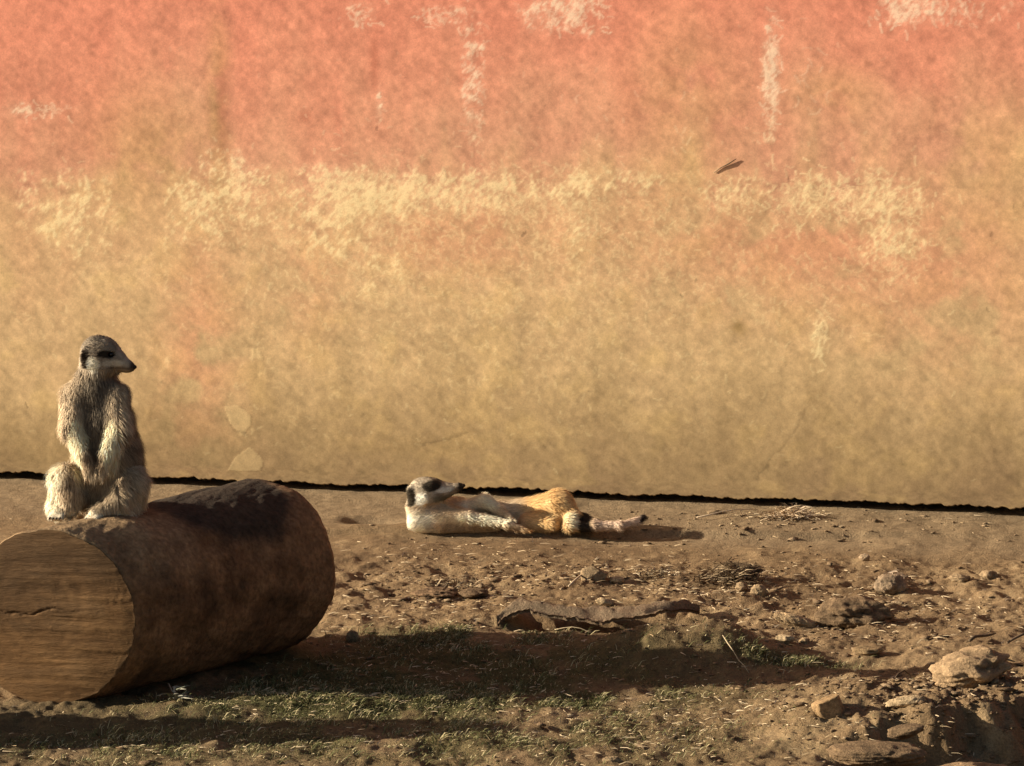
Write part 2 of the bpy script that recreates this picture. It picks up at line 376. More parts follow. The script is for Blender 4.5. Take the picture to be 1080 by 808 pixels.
# ------------------------------------------------------------------ log
RL = 94/5200*np.linalg.norm(on(52, 651, .134)-np.array([0, 0, CH]))
Fc0 = on(52, 651, RL-.004); Bc0 = on(270, 598, RL*1.0-.004)
Bc0 = Bc0+(Bc0-Fc0)*.11
ax = Bc0-Fc0; LL = np.linalg.norm(ax); ax /= LL
vdir = Fc0-np.array([0, 0, CH]); vdir[2] = 0; vdir /= np.linalg.norm(vdir)
ca_, sa_ = math.cos(R(-16)), math.sin(R(-16)); vdir = np.array([vdir[0]*ca_-vdir[1]*sa_, vdir[0]*sa_+vdir[1]*ca_, 0])
na, nr = 220, 150
V = []; cols = []
for j in range(nr):
    t = j/(nr-1)
    # ring orientation: front cut turned to the viewer, then square to the axis
    k = min(1, t/.30); ndir = vdir*(1-k)+ax*k; ndir /= np.linalg.norm(ndir)
    side = np.cross(ndir, [0, 0, 1.0]); side /= np.linalg.norm(side)      # to the right
    up = np.cross(side, ndir)
    end = t > .93; e = (t-.93)/.07 if end else 0
    cen = Fc0 + ax*(LL*(t if not end else .93+.07*math.sin(e*math.pi/2)))
    shrink = math.sqrt(max(0, 1-(e*.97)**2.2)) if end else 1.0
    a = np.linspace(0, math.tau, na, endpoint=False)
    r = RL*(1+.02*t)*np.ones(na)
    fm = min(1, t/.04)
    px_, py_ = np.cos(a), np.sin(a)
    r = r + RL*.012*(fbm(px_*25+t*40, py_*25+t*15, 2, 215)-.5) + RL*.085*(fbm(px_*1.6+t*2.0, py_*1.6+t*1.4, 3, 201)-.5)*(.3+.7*fm) + RL*.045*(fbm(px_*6+t*9, py_*6+t*4, 5, 211, .6)-.5)
    r = r + RL*.035*np.exp(-((t-.22)/.06)**2)*np.exp(-((a-1.1)/.5)**2)     # knot ridge behind the cut
    r = r - RL*.03*np.exp(-((t-.42)/.10)**2)*np.exp(-((a-1.5)/.8)**2)
    if j == 0: r = r*.985
    r = r*shrink
    V.append(cen + np.outer(r*px_, side) + np.outer(r*py_, up)); cols.append(np.stack([a, np.full(na, t)], 1))
V = np.concatenate(V); at = np.concatenate(cols)
qa, qt = at[:, 0], at[:, 1]
i = np.arange(na*nr).reshape(nr, na); j2 = np.roll(i, -1, axis=1)
Fq = np.stack([i[:-1], i[1:], j2[1:], j2[:-1]], -1).reshape(-1, 4)
bcap = i[-1].reshape(1, -1)
m1 = n3(V, 14, 221, 4); m2 = n3(V, 45, 231, 3)
up_ = np.sin(qa)
c = lerp(np.tile([.135, .072, .033], (len(V), 1)), [.22, .122, .057], sst(.4, .62, m1))
c = lerp(c, [.055, .034, .018], sst(.50, .66, 1-m1*.5-m2*.5)*.7)
crown_sun = sst(.15, .8, up_+.5*(m1-.5))*(1-sst(.30, .46, qt+.2*(m1-.5)))
c = lerp(c, [.27, .18, .095], crown_sun*.7)                                     # sunlight along the near crown, painted into the bark colour
# almost black patch over the far crown
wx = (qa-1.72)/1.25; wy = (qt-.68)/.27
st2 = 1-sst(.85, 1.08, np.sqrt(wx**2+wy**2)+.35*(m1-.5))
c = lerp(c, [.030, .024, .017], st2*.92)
V0 = V.copy()
org = np.array([Fc0[0]+ax[0]*LL*.5, Fc0[1]+ax[1]*LL*.5, 0])
logo = empty('log', org)
tag(logo, 'thick sawn brown log lying on the grass with a meerkat sitting on it', 'log')
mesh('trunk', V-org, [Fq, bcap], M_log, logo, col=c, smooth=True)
# sawn face: its own disc, a little proud, dished by the saw
nr2 = 70; rim = V0[:na]; cen = rim.mean(0)
Vc = []; cc = []
for j in range(nr2):
    s = (j+.02)/(nr2-1); s = min(s, 1)
    ring = cen+(rim-cen)*s
    Vc.append(ring)
Vc = np.concatenate(Vc)
side0 = np.cross(vdir, [0, 0, 1.0]); side0 /= np.linalg.norm(side0)
lx = (Vc-cen)@side0; lz = (Vc-cen)[:, 2]
rr = np.hypot(lx, lz)/RL
g1 = fbm(lx*9, lz*190, 4, 241); g2 = fbm(lx*30, lz*30, 4, 251); g3 = fbm(lx*6, lz*60, 3, 261)
saw = .0014*(g1-.5)*sst(-.06, .04, lx)+.0004*(g1-.5)+.0008*(g3-.5)+.0006*(g2-.5)
crack = np.exp(-((lz-.008-.02*(g2-.5)-.06*lx*0)/.0016)**2)*sst(.09, -.02, lx)
Vc = Vc - vdir*(.0035*(1-rr**6)+saw*1.6*(1-sst(.97, 1, rr))-.002*crack)[:, None]
c2 = lerp(np.tile([.145, .076, .030], (len(Vc), 1)), [.25, .138, .056], sst(.35, .7, g1*.4+g2*.6)*(.35+.65*sst(-.05, .06, lx)))  # paler grain on the right half, raking light painted in
c2 = lerp(c2, [.135, .075, .033], np.clip(sst(.45, .7, g2*.6+g3*.4)*.55+np.exp(-((lx+.02)/.06)**2-((lz-.01)/.03)**2)*.35, 0, .8))
c2 = lerp(c2, [.075, .045, .023], sst(-.04, .09, lz+.04*(g2-.5)+.35*np.maximum(-lx-.0, 0)-.25*np.maximum(lx, 0))*.7)  # top and upper left darkened, shade painted onto the wood
rg_ = fbm(np.hypot(lx+.012, lz-.008)*150+3*(g2-.5), lx*0, 2, 271); c2 = c2*(1+.30*(rg_-.5))[:, None]; c2 = lerp(c2, [.10, .055, .025], crack*.45); c2 = lerp(c2, [.13, .075, .035], sst(.955, .99, rr+.02*(g2-.5))*.6)
i = np.arange(na*nr2).reshape(nr2, na); j2 = np.roll(i, -1, axis=1)
Fq = np.stack([i[:-1], j2[:-1], j2[1:], i[1:]], -1).reshape(-1, 4)
mesh('cut_face', Vc-org-vdir*.0015, [Fq, i[0][::-1].reshape(1, -1)], M_cut, logo, col=c2, smooth=True)

# unseen tapered block left of the frame, added to cast the front shadow band
sc = on(-330, 773); Vs = []; n = 40
for j in range(24):
    t = j/23; z = .40*t; rad = .15-.09*t
    a = np.linspace(0, math.tau, n, endpoint=False)
    r = rad*(1+.16*(fbm(np.cos(a)*2+5, np.sin(a)*2+t, 3, 301)-.5)) if j < 23 else rad*np.full(n, .05)
    z2 = z-.02 + (.03*np.cos(a) if j > 20 else 0)
    Vs.append(np.stack([r*np.cos(a), r*np.sin(a), z2+0*a], 1))
Vs = np.concatenate(Vs); i = np.arange(n*24).reshape(24, n); j2 = np.roll(i, -1, axis=1)
Fq = np.stack([i[:-1], j2[:-1], j2[1:], i[1:]], -1).reshape(-1, 4)
tag(mesh('shadow_caster', Vs, Fq, M_log, col=np.tile([.13, .08, .04], (len(Vs), 1)), smooth=True, loc=sc), 'unseen tapered brown shadow caster added left of the log', 'shadow caster')

# ------------------------------------------------------------------ meerkats: one implicit surface each
def smin(a, b, k):
    h = np.clip(.5+.5*(b-a)/k, 0, 1); return b*(1-h)+a*h-k*h*(1-h)
def cone(P, a, b, ra, rb, sq=(1, 1, 1)):
    a = np.array(a, float); b = np.array(b, float); ba = b-a; pa = P-a
    t = np.clip((pa@ba)/max(ba@ba, 1e-9), 0, 1)
    dd = pa-t[..., None]*ba
    dd = dd/np.array(sq)
    return np.sqrt((dd**2).sum(-1))-(ra+(rb-ra)*t)
def sdf_grid(prims, lo, hi, h):
    xs = [np.arange(lo[k], hi[k]+h, h) for k in range(3)]
    G = np.stack(np.meshgrid(*xs, indexing='ij'), -1).astype(np.float32)
    D = np.full(G.shape[:3], 50.0, np.float32)
    for pr in prims:
        pa, pb, ra, rb, k = pr[:5]; sq = pr[5] if len(pr) > 5 else (1, 1, 1)
        mr = max(ra, rb)*max(sq)+12
        sl_ = []
        for q in range(3):
            l = min(pa[q], pb[q])-mr; u_ = max(pa[q], pb[q])+mr
            i0_ = max(0, int((l-lo[q])/h)); i1_ = min(len(xs[q]), int((u_-lo[q])/h)+2); sl_.append(slice(i0_, i1_))
        sl_ = tuple(sl_); d_ = cone(G[sl_], pa, pb, ra, rb, sq)
        if k < 0:
            D[sl_] = -smin(-D[sl_], d_, -k)
        else:
            D[sl_] = smin(D[sl_], d_, k)
    return D, G
def surface_nets(D, lo, h):
    s = D < 0; nx, ny, nz = D.shape
    acc = np.zeros((nx-1, ny-1, nz-1, 3)); cnt = np.zeros((nx-1, ny-1, nz-1)); quads = []
    for axn in range(3):
        A = [slice(None)]*3; B = [slice(None)]*3; A[axn] = slice(0, -1); B[axn] = slice(1, None)
        da, db = D[tuple(A)], D[tuple(B)]; cr = s[tuple(A)] != s[tuple(B)]
        idx = np.argwhere(cr); va, vb = da[cr], db[cr]; t = va/(va-vb)
        P = idx.astype(float); P[:, axn] += t
        o1, o2 = [q for q in range(3) if q != axn]
        ok = (idx[:, o1] > 0) & (idx[:, o2] > 0) & (idx[:, o1] < D.shape[o1]-1) & (idx[:, o2] < D.shape[o2]-1)
        idx, P, va = idx[ok], P[ok], va[ok]; cells = []
        for (e, f) in ((-1, -1), (0, -1), (0, 0), (-1, 0)):
            cidx = idx.copy(); cidx[:, o1] += e; cidx[:, o2] += f; cells.append(cidx)
            np.add.at(acc, (cidx[:, 0], cidx[:, 1], cidx[:, 2]), P); np.add.at(cnt, (cidx[:, 0], cidx[:, 1], cidx[:, 2]), 1)
        q = np.stack([np.ravel_multi_index(cx.T, cnt.shape) for cx in cells], 1)
        flip = (va < 0) if axn != 1 else (va > 0)
        q[~flip] = q[~flip][:, ::-1]; quads.append(q)
    Q = np.concatenate(quads); m = cnt.ravel() > 0; idn = -np.ones(m.size, int); idn[m] = np.arange(m.sum())
    Vv_ = acc.reshape(-1, 3)[m]/cnt.ravel()[m][:, None]
    return Vv_*h+np.array(lo), idn[Q]
def vnormals(V, Q):
    n = np.cross(V[Q[:, 2]]-V[Q[:, 0]], V[Q[:, 3]]-V[Q[:, 1]]); N = np.zeros_like(V)
    for k in range(4): np.add.at(N, Q[:, k], n)
    return N/np.maximum(np.linalg.norm(N, axis=1), 1e-12)[:, None], np.linalg.norm(n, axis=1)
def smooth_mesh(V, Q, it, lam=.5):
    for _ in range(it):
        A = np.zeros_like(V); c_ = np.zeros(len(V))
        for k in range(4):
            a, b = Q[:, k], Q[:, (k+1) % 4]
            np.add.at(A, a, V[b]); np.add.at(c_, a, 1)
        V = V*(1-lam)+A/np.maximum(c_, 1)[:, None]*lam
    return V
def fur(V, Q, colf, n, flow, length, width, sc, keep=None, lift=.45, var=(.55, 1.5)):
    N, ar = vnormals(V, Q); pick = rng.choice(len(Q), n, p=ar/ar.sum())
    w4 = rng.dirichlet([1, 1, 1, 1], n)
    P = (V[Q[pick]]*w4[..., None]).sum(1); Nn = N[Q[pick, 0]]
    if keep is not None:
        kq = keep(P); P, Nn = P[kq], Nn[kq]
    n = len(P)
    Fd = flow(P, Nn); Fd = Fd-(Fd*Nn).sum(1)[:, None]*Nn; Fd /= np.maximum(np.linalg.norm(Fd, axis=1), 1e-6)[:, None]
    jit = rng.normal(0, .17, (n, 3)); Lh = length(P)*rng.uniform(.6, 1.3, n)
    d1 = Fd*.75+Nn*lift+jit*.6; d1 /= np.linalg.norm(d1, axis=1)[:, None]
    d2 = Fd*1.0+Nn*.15+jit+np.array([0, 0, -.15]); d2 /= np.linalg.norm(d2, axis=1)[:, None]
    sd = np.cross(d1, Nn); sd /= np.maximum(np.linalg.norm(sd, axis=1), 1e-6)[:, None]
    wd = width*rng.uniform(.7, 1.3, n)[:, None]
    a = P-sd*wd-Nn*.4; b = P+sd*wd-Nn*.4; m = P+d1*Lh[:, None]*.55; cde = m+d2*Lh[:, None]*.5
    V5 = np.stack([a, b, m+sd*wd*.7, m-sd*wd*.7, cde], 1).reshape(-1, 3)
    ix = np.arange(n)*5
    quad = np.stack([ix, ix+1, ix+2, ix+3], 1); tri = np.stack([ix+3, ix+2, ix+4], 1)
    base_c = colf(P, Nn)*rng.uniform(var[0], var[1], n)[:, None]
    c5 = np.repeat(base_c, 5, axis=0); c5[2::5] *= 1.05; c5[3::5] *= 1.05; c5[4::5] = c5[4::5]*1.25
    return V5*sc, [quad, tri], np.clip(c5, 0, .8)
def ell(P, c, r): return np.sqrt((((P-np.array(c))/np.array(r))**2).sum(1))
def icos(name, c, r, mat, parent, sq=(1, 1, 1)):
    n, mm = 14, 9; V = []; Fq = []; 
    for j in range(mm+1):
        th = math.pi*j/mm
        for k in range(n):
            ph = math.tau*k/n; V.append((c[0]+r*sq[0]*math.sin(th)*math.cos(ph), c[1]+r*sq[1]*math.sin(th)*math.sin(ph), c[2]+r*sq[2]*math.cos(th)))
    for j in range(mm):
        for k in range(n): Fq.append((j*n+k, (j+1)*n+k, (j+1)*n+(k+1) % n, j*n+(k+1) % n))
    return mesh(name, V, np.array(Fq), mat, parent, smooth=True)

# --- the sitting one (model units: picture pixels; x right, y away, z up)
seat = on(100, 545, 2*RL-.006)+np.array([0, .036, -.001])
U1 = np.linalg.norm(seat-np.array([0, 0, CH]))/F0
hd = np.array([.955, -.295, 0])                     # where the head points
hp = np.array([6, -4, 168.0])
def H(a, s, z): 
    """head frame: a forward, s to the animal's right (towards the viewer), z up"""
    return tuple(hp+hd*a+np.array([-.295, -.955, 0])*s+np.array([0, 0, z]))
prim1 = [
 ((12, 12, 34), (10, 8, 62), 35, 32.5, 8), ((10, 8, 62), (6, 4, 98), 32.5, 28.5, 10), ((6, 4, 98), (0, 2, 132), 28.5, 21, 10),
 ((0, 2, 132), (2, 0, 157), 22, 17, 10),
 # head
 (H(-2, 0, 3), H(4, 0, 3), 17.5, 16.5, 6), (H(4, 0, 1), H(18, 0, -3), 15.5, 10.5, 6), (H(16, 0, -5), H(30, 0, -10), 10.5, 7, 5), (H(30, 0, -9.5), H(35, 0, -11), 6, 4.4, 3),
 (H(-1, 10, -7), H(8, 8.5, -10), 10, 8, 6), (H(-1, -10, -7), H(8, -8.5, -10), 10, 8, 6), (H(8, 8, 7), H(14, 6, 6), 5.5, 4, 4), (H(8, -8, 7), H(14, -6, 6), 5.5, 4, 4),
 (H(-9, 15, 2), H(-9, 15, -5), 6.5, 5, 3, (.75, .6, 1.25)), (H(-9, -15, 2), H(-9, -15, -5), 6.5, 5, 3, (.75, .6, 1.25)),
 (H(-7, 20.5, 0), H(-7, 20.5, -3), 3, 2.2, -2), (H(15, 9.5, 3), H(17, 9, 3), 3, 2.5, -2.5),
 (H(14, 0, -10), H(27, 0, -13), 6.5, 2.8, 3),
 # arms
 ((-20, -8, 126), (-23, -20, 92), 14, 10.5, 7), ((-23, -20, 94), (-10, -34, 68), 10.5, 7, 4), ((-10, -34, 68), (-4, -38, 56), 6.5, 5, 3),
 ((22, -8, 126), (24, -20, 92), 14, 11, 7), ((24, -20, 94), (14, -34, 68), 11, 7, 4), ((14, -34, 68), (9, -38, 56), 6.5, 5, 3),
 # left leg of the picture
 ((-8, 8, 26), (-29, -18, 38), 25, 16.5, 7), ((-30, -20, 38), (-39, -20, 14), 15, 10, 6), ((-40, -20, 10), (-38, -36, 6), 9, 6.5, 5), ((-24, -24, 22), (-26, -30, 12), 15, 10, 6),
 # right leg of the picture
 ((20, 12, 26), (37, -12, 34), 26, 16, 7), ((37, -14, 38), (22, -31, 18), 13, 9.5, 5), ((22, -30, 16), (2, -42, 7), 9, 6.5, 5), ((34, -8, 20), (26, -26, 6), 16, 9, 6),
 # tail, down behind the log's crown
 ((0, 40, 20), (-18, 62, 2), 11, 8, 6), ((-18, 62, 2), (-40, 84, -30), 8, 6, 5), ((-40, 84, -30), (-50, 88, -75), 6, 4, 4),
]
for fx, fy, fz, dx_, dy_ in ((-38, -37, 6, -.15, -1), (2, -43, 6, -.35, -.9)):
    for q in (-1.5, -.5, .5, 1.5):
        sx_, sy_ = -dy_*q*3.6, dx_*q*3.6
        prim1.append(((fx+sx_, fy+sy_, fz-1), (fx+sx_+dx_*9, fy+sy_+dy_*9, fz-3), 3.3, 2.6, 1.6))
for fx, sgn in ((-4, -1), (9, 1)):
    for q in (-1.5, -.5, .5, 1.5):
        prim1.append(((fx+q*2.5, -39, 55), (fx+q*2.8-sgn*1.5, -41, 45+abs(q)), 2.2, 1.5, 1.2))
lo = (-75, -80, -90); hi = (75, 105, 205); hs = 1.5
D, G = sdf_grid(prim1, lo, hi, hs)
V, Q = surface_nets(D, lo, hs); del G
V = smooth_mesh(V, Q, 2)
def headco(P):
    q = P-hp; return q@hd, q@np.array([-.295, -.955, 0]), q[:, 2]
def col1(P, N):
    x, y, z = P.T; nn = n3(P, .055, 401, 3); n2_ = n3(P, .16, 411, 3)
    c_ = lerp(np.tile([.48, .365, .235], (len(P), 1)), [.26, .19, .12], sst(.42, .6, nn))
    # back and flank: dark grizzled with bars
    bk = sst(14, 34, x+y*.5+6*(n2_-.5))*sst(30, 60, z)
    c_ = lerp(c_, [.12, .085, .05], bk*.85); bars = sst(.1, .7, np.sin(z*.42+x*.08+4*nn))*bk
    c_ = lerp(c_, [.44, .33, .21], bars*.45)
    chest = np.exp(-((x-1)/15)**4)*sst(72, 96, z)*(1-sst(142, 160, z))*(y < 0)
    c_ = lerp(c_, [.115, .092, .066], chest*.9)
    belly = np.exp(-((x-1)/13)**2)*(1-sst(70, 90, z))*(y < -5)*sst(30, 50, z); c_ = lerp(c_, [.20, .13, .07], belly*.6); c_ = lerp(c_, [.06, .04, .022], np.exp(-ell(P, (4, -30, 40), (16, 16, 13))**2)*.85); c_ = lerp(c_, [.13, .10, .07], np.exp(-ell(P, (14, -12, 146), (11, 14, 9))**2)*.8)  # painted chin shadow on the neck, dark hollow between arms and legs
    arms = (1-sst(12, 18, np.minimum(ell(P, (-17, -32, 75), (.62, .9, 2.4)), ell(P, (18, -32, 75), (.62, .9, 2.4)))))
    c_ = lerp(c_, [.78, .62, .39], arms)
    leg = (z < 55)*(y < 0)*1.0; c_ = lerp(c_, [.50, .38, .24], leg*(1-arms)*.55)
    rimw = leg*sst(26, 36, -x)*1.0; c_ = lerp(c_, [.78, .64, .44], rimw*.85)  # sunlit rim of the left thigh painted pale
    inner = np.exp(-(ell(P, (-27, -42, 28), (11, 14, 14)))**2); c_ = lerp(c_, [.22, .145, .085], inner*.9); gap_ = np.exp(-(ell(P, (-2, -34, 26), (11, 16, 15)))**2); c_ = lerp(c_, [.09, .06, .034], gap_*.8)  # shade on the thigh front and between the legs, painted in
    feet = (z < 12)*(y < -28)*1.0; c_ = lerp(c_, [.74, .62, .45], feet*.9)
    a, s, hz = headco(P); hm = sst(148, 158, z)
    h_ = lerp(np.tile([.25, .195, .135], (len(P), 1)), [.34, .27, .19], sst(.4, .6, n2_))
    h_ = lerp(h_, [.66, .59, .46], np.clip(1.2-ell(np.stack([a, hz], 1), (2, -6), (8, 8.5)), 0, 1)*2.2*(np.clip(1.2-ell(np.stack([a, hz], 1), (2, -6), (8, 8.5)), 0, 1) < .455)+(np.clip(1.2-ell(np.stack([a, hz], 1), (2, -6), (8, 8.5)), 0, 1) >= .455)) if False else h_
    chk = 1-sst(.7, 1.1, ell(np.stack([a, hz], 1), (0, -7), (8, 9.5))); h_ = lerp(h_, [.68, .62, .49], chk)
    mz = 1-sst(.7, 1.1, ell(np.stack([a, hz], 1), (19, -6), (11, 4.2))); h_ = lerp(h_, [.52, .44, .32], mz)
    chin = sst(-11, -15, hz)*sst(5, 12, a); h_ = lerp(h_, [.30, .22, .13], chin)
    ey = 1-sst(.75, 1.05, ell(np.stack([a, hz-.06*(a-13)*-2], 1), (13, 3.6), (8.8, 4.6))); h_ = lerp(h_, [.022, .016, .011], ey)
    ear = (1-sst(.8, 1.1, ell(np.stack([a, hz], 1), (-10, -2), (6.6, 11.5))))*(np.abs(s) > 9); h_ = lerp(h_, [.030, .019, .012], ear)
    nose = sst(33, 37, a)*(1-sst(-3.5, -2.5, hz)*0); h_ = lerp(h_, [.055, .035, .022], nose)
    lip = np.exp(-((hz+10.5+.08*(a-20))/1.5)**2)*sst(12, 17, a); h_ = lerp(h_, [.08, .05, .03], lip*.8)
    c_ = lerp(c_, h_, hm)
    tl = (y > 50)*1.0; c_ = lerp(c_, [.20, .14, .08], tl); c_ = lerp(c_, [.03, .02, .015], tl*sst(-50, -60, z))
    return c_
N1, _ = vnormals(V, Q)
print('meerkat 1', len(V), len(Q), 'outward', float((N1*(V-V.mean(0))).sum(1).mean()))
mk1 = empty('meerkat', seat); tag(mk1, 'meerkat sitting upright on the log, grey chest to the viewer, head turned right', 'meerkat', 'meerkats')
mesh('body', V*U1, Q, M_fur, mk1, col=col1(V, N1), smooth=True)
def flow1(P, N):
    f = np.tile([0, -.1, -1.0], (len(P), 1)); a, s, hz = headco(P); hm = (P[:, 2] > 156)[:, None]
    f = np.where(hm, -hd[None, :]*1.0+np.array([0, 0, -.25]), f)
    rb = ((P[:, 0] > 25) & (P[:, 2] < 150))[:, None]; f = np.where(rb, f+np.array([.75, 0, 0]), f)
    return f
def len1(P):
    a, s, hz = headco(P); L = np.full(len(P), 8.0); L = np.where((P[:, 0] > 24) & (P[:, 2] < 115), 13, L); L = np.where((P[:, 0] < -28) & (P[:, 2] > 40), 10, L)
    L = np.where(P[:, 2] > 154, 4.0, L); L = np.where((P[:, 2] > 156) & (a > 8), 2.0, L); L = np.where((P[:, 2] < 12) & (P[:, 1] < -30), 2.5, L); return L
def keep1(P):
    a, s, hz = headco(P); return ~((P[:, 2] > 150) & ((a > 22) | ((ell(np.stack([a, hz], 1), (14, 3.5), (6, 4)) < 1))))
Vf, Ff, cf = fur(V, Q, col1, 60000, flow1, len1, .30, U1, keep1)
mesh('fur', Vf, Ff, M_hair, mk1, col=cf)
for s in (1, -1):
    icos('eye', np.array(H(15.5, 8.2*s, 3.0))*U1, 2.6*U1, M_eye, mk1)
icos('nose', np.array(H(37.8, 0, -10.5))*U1, 3.0*U1, M_claw, mk1, (1, 1, .8))
for fx, fy, fz, dx_, dy_ in ((-38, -37, 6, -.15, -1), (2, -43, 6, -.35, -.9)):
    for q in (-1.5, -.5, .5, 1.5):
        sx_, sy_ = -dy_*q*3.6, dx_*q*3.6
        a = np.array((fx+sx_+dx_*10, fy+sy_+dy_*10, fz-2.5)); b = a+np.array((dx_*4.5, dy_*4.5, -2))
        Vt, Ft = tube_pts(np.array([a, (a+b)/2+[0, 0, .6], b])*U1, np.array([1.3, 1.0, .3])*U1)
        mesh('claw', Vt, Ft, M_claw, mk1)

# --- the lying one
lie0 = on(520, 558); lz0 = .011
lie = on(520, 558, lz0)
U2 = np.linalg.norm(lie-np.array([0, 0, CH]))/F0
hp2 = np.array([-70, -2, 41.0]); hd2 = np.array([.97, -.2, .12]); hd2 /= np.linalg.norm(hd2)
sd2 = np.array([-.2, -.98, 0]); sd2 /= np.linalg.norm(sd2); up2 = np.cross(sd2, hd2); up2 = up2 if up2[2] > 0 else -up2
def H2(a, s, z): return tuple(hp2+hd2*a+sd2*s+up2*z)
prim2 = [
 ((44, 20, 13), (0, 16, 12), 17, 14, 8), ((0, 16, 12), (-38, 12, 13), 14, 16, 8), ((-38, 16, 14), (-66, 6, 16), 17, 17, 8),
 ((-72, 0, 12), (-76, 0, 26), 16, 14, 6), ((-78, -4, 8), (-60, -8, 7), 11, 9, 6), ((-76, 0, 26), tuple(hp2), 14, 13, 6),
 (H2(-4, 0, 0), H2(6, 0, -1), 15, 13.5, 5), (H2(5, 0, 0), H2(20, 0, -1), 12.5, 8.5, 5), (H2(18, 0, -1), H2(35, 0, 1), 8, 4.4, 4), (H2(35, 0, 2), H2(38, 0, 2), 3.6, 3.0, 2.5),
 (H2(2, 8, -6), H2(9, 7, -7), 8, 6, 5), (H2(8, 7, 6.5), H2(13, 6, 6), 5, 3.5, 3), (H2(8, -7, 6.5), H2(13, -6, 6), 5, 3.5, 3),
 (H2(-14, 10, 2), H2(-14, 10, -6), 6, 5, 3, (.8, .8, 1.3)), (H2(-12, -13, 2), H2(-12, -13, -6), 6, 5, 3, (.8, .8, 1.3)), (H2(-15, 17, 0), H2(-15, 17, -3), 2.6, 2.2, -1.5),
 # near arm stretched along the ground, far arm bent up
 ((-58, -6, 17), (-28, -14, 16), 11, 7.5, 8), ((-28, -14, 16), (14, -22, 9), 7, 4.6, 5), ((14, -24, 9), (30, -25, 4), 4.2, 3.6, 3),
 ((-40, 6, 19), (-9, 0, 30), 8, 6.5, 6), ((-9, 0, 30), (6, -6, 21), 7.5, 5.5, 5), ((6, -6, 21), (16, -12, 14), 5, 3.5, 4),
 ((-52, -8, 6), (0, -8, 5), 9, 7, 7),
 # haunch, knee, lower leg and foot
 ((40, 18, 12), (68, 6, 24), 15, 17, 8), ((50, 2, 8), (76, 2, 12), 11, 12, 6), ((70, 6, 27), (85, -8, 13), 13, 8.5, 5), ((82, -12, 12), (80, -22, 7), 8, 6, 4),
 ((80, -20, 7), (94, -20, 6), 6, 5, 3), ((36, -2, 6), (60, -10, 6), 10, 8, 6),
 ((78, 8, 8), (92, 2, 9), 10, 8.5, 5), ((92, 2, 9), (98, -2, 10), 7.5, 6, 3),
 # tail
 ((88, 4, 8), (106, -20, 7), 7, 5.5, 5), ((106, -20, 7), (132, -22, 7), 5.5, 4.6, 4), ((132, -22, 7), (148, -14, 10), 4.6, 3.8, 4), ((148, -14, 10), (158, -8, 14), 3.8, 3.0, 3),
]
for q in (-1.2, 0, 1.2):
    prim2.append(((30, -25+q*2.4, 4), (38, -25+q*3.2, 2.5), 2.0, 1.5, 1)); prim2.append(((15, -12+q*2.2, 15), (22, -13+q*2.8, 12), 2.0, 1.5, 1)); prim2.append(((94, -20+q*3, 6), (101, -20+q*3.8, 4), 2.5, 1.9, 1.2))
lo = (-105, -42, -12); hi = (172, 50, 70); hs = 1.3
D, G = sdf_grid(prim2, lo, hi, hs); V, Q = surface_nets(D, lo, hs); del G; V = smooth_mesh(V, Q, 1)
def col2(P, N):
    x, y, z = P.T; n2_ = n3(P, .12, 501, 3)
    c_ = lerp(np.tile([.64, .50, .32], (len(P), 1)), [.48, .34, .20], sst(.42, .6, n2_))
    hip = sst(18, 40, x)*(1-sst(98, 104, x)); c_ = lerp(c_, lerp(np.tile([.56, .32, .115], (len(P), 1)), [.66, .42, .18], sst(.44, .6, n2_)), hip*.9)
    c_ = lerp(c_, [.30, .19, .10], hip*np.exp(-ell(P, (70, 0, 10), (9, 30, 7))**2)*.6)
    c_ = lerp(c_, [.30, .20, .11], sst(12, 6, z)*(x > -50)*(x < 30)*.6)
    c_ = lerp(c_, [.78, .68, .48], np.clip(np.exp(-ell(P, (-5, -22, 14), (44, 6, 8))**4)+np.exp(-ell(P, (-5, -4, 30), (15, 11, 10))**4), 0, 1)*.9)
    c_ = lerp(c_, [.80, .73, .58], np.exp(-ell(P, (-74, -6, 12), (18, 18, 16))**4)*.85)
    c_ = lerp(c_, [.80, .68, .45], np.exp(-ell(P, (82, -18, 12), (7, 14, 10))**4)*.9)
    c_ = lerp(c_, [.035, .025, .016], sst(87, 90, x)*(1-sst(100, 104, x))*(z < 18)*1.0)
    tl = sst(101, 105, x); c_ = lerp(c_, [.60, .43, .30], tl); c_ = lerp(c_, [.24, .16, .10], tl*sst(.5, .6, n2_)*.6); c_ = lerp(c_, [.035, .024, .018], tl*sst(151, 154, x))
    q = P-hp2; a, s, hz = q@hd2, q@sd2, q@up2; hm = sst(-16, -12, hz)*sst(-30, -24, x+40)*0+((x < -24) & (hz > -14) & (np.abs(s) < 22) & (x > -100))*1.0
    hm = hm*(1-((a < -4) & (hz < -12)))*(1-((a > 0) & (hz < -11)))*(s < 30)*(y < 20)
    h_ = lerp(np.tile([.27, .21, .14], (len(P), 1)), [.46, .38, .27], sst(.4, .6, n2_))
    A2 = np.stack([a, hz], 1)
    h_ = lerp(h_, [.80, .74, .60], 1-sst(.7, 1.1, ell(A2, (-2, -6), (8, 8)))); h_ = lerp(h_, [.74, .66, .52], 1-sst(.7, 1.1, ell(A2, (22, 1), (11, 3))))
    h_ = lerp(h_, [.16, .14, .09], sst(-3, -6, hz)*sst(7, 12, a)*.9)  # shading under the jaw, painted as olive grey
    h_ = lerp(h_, [.035, .026, .016], 1-sst(.75, 1.05, ell(A2, (9, 6.5), (11, 6)))); h_ = lerp(h_, [.04, .03, .018], (1-sst(.8, 1.1, ell(A2, (-14, -3), (6.2, 11))))*(s > 2))
    h_ = lerp(h_, [.16, .12, .08], sst(29, 34, a)*.8); h_ = lerp(h_, [.04, .03, .02], sst(34, 37, a))
    c_ = lerp(c_, h_, hm); return c_
N2, _ = vnormals(V, Q)
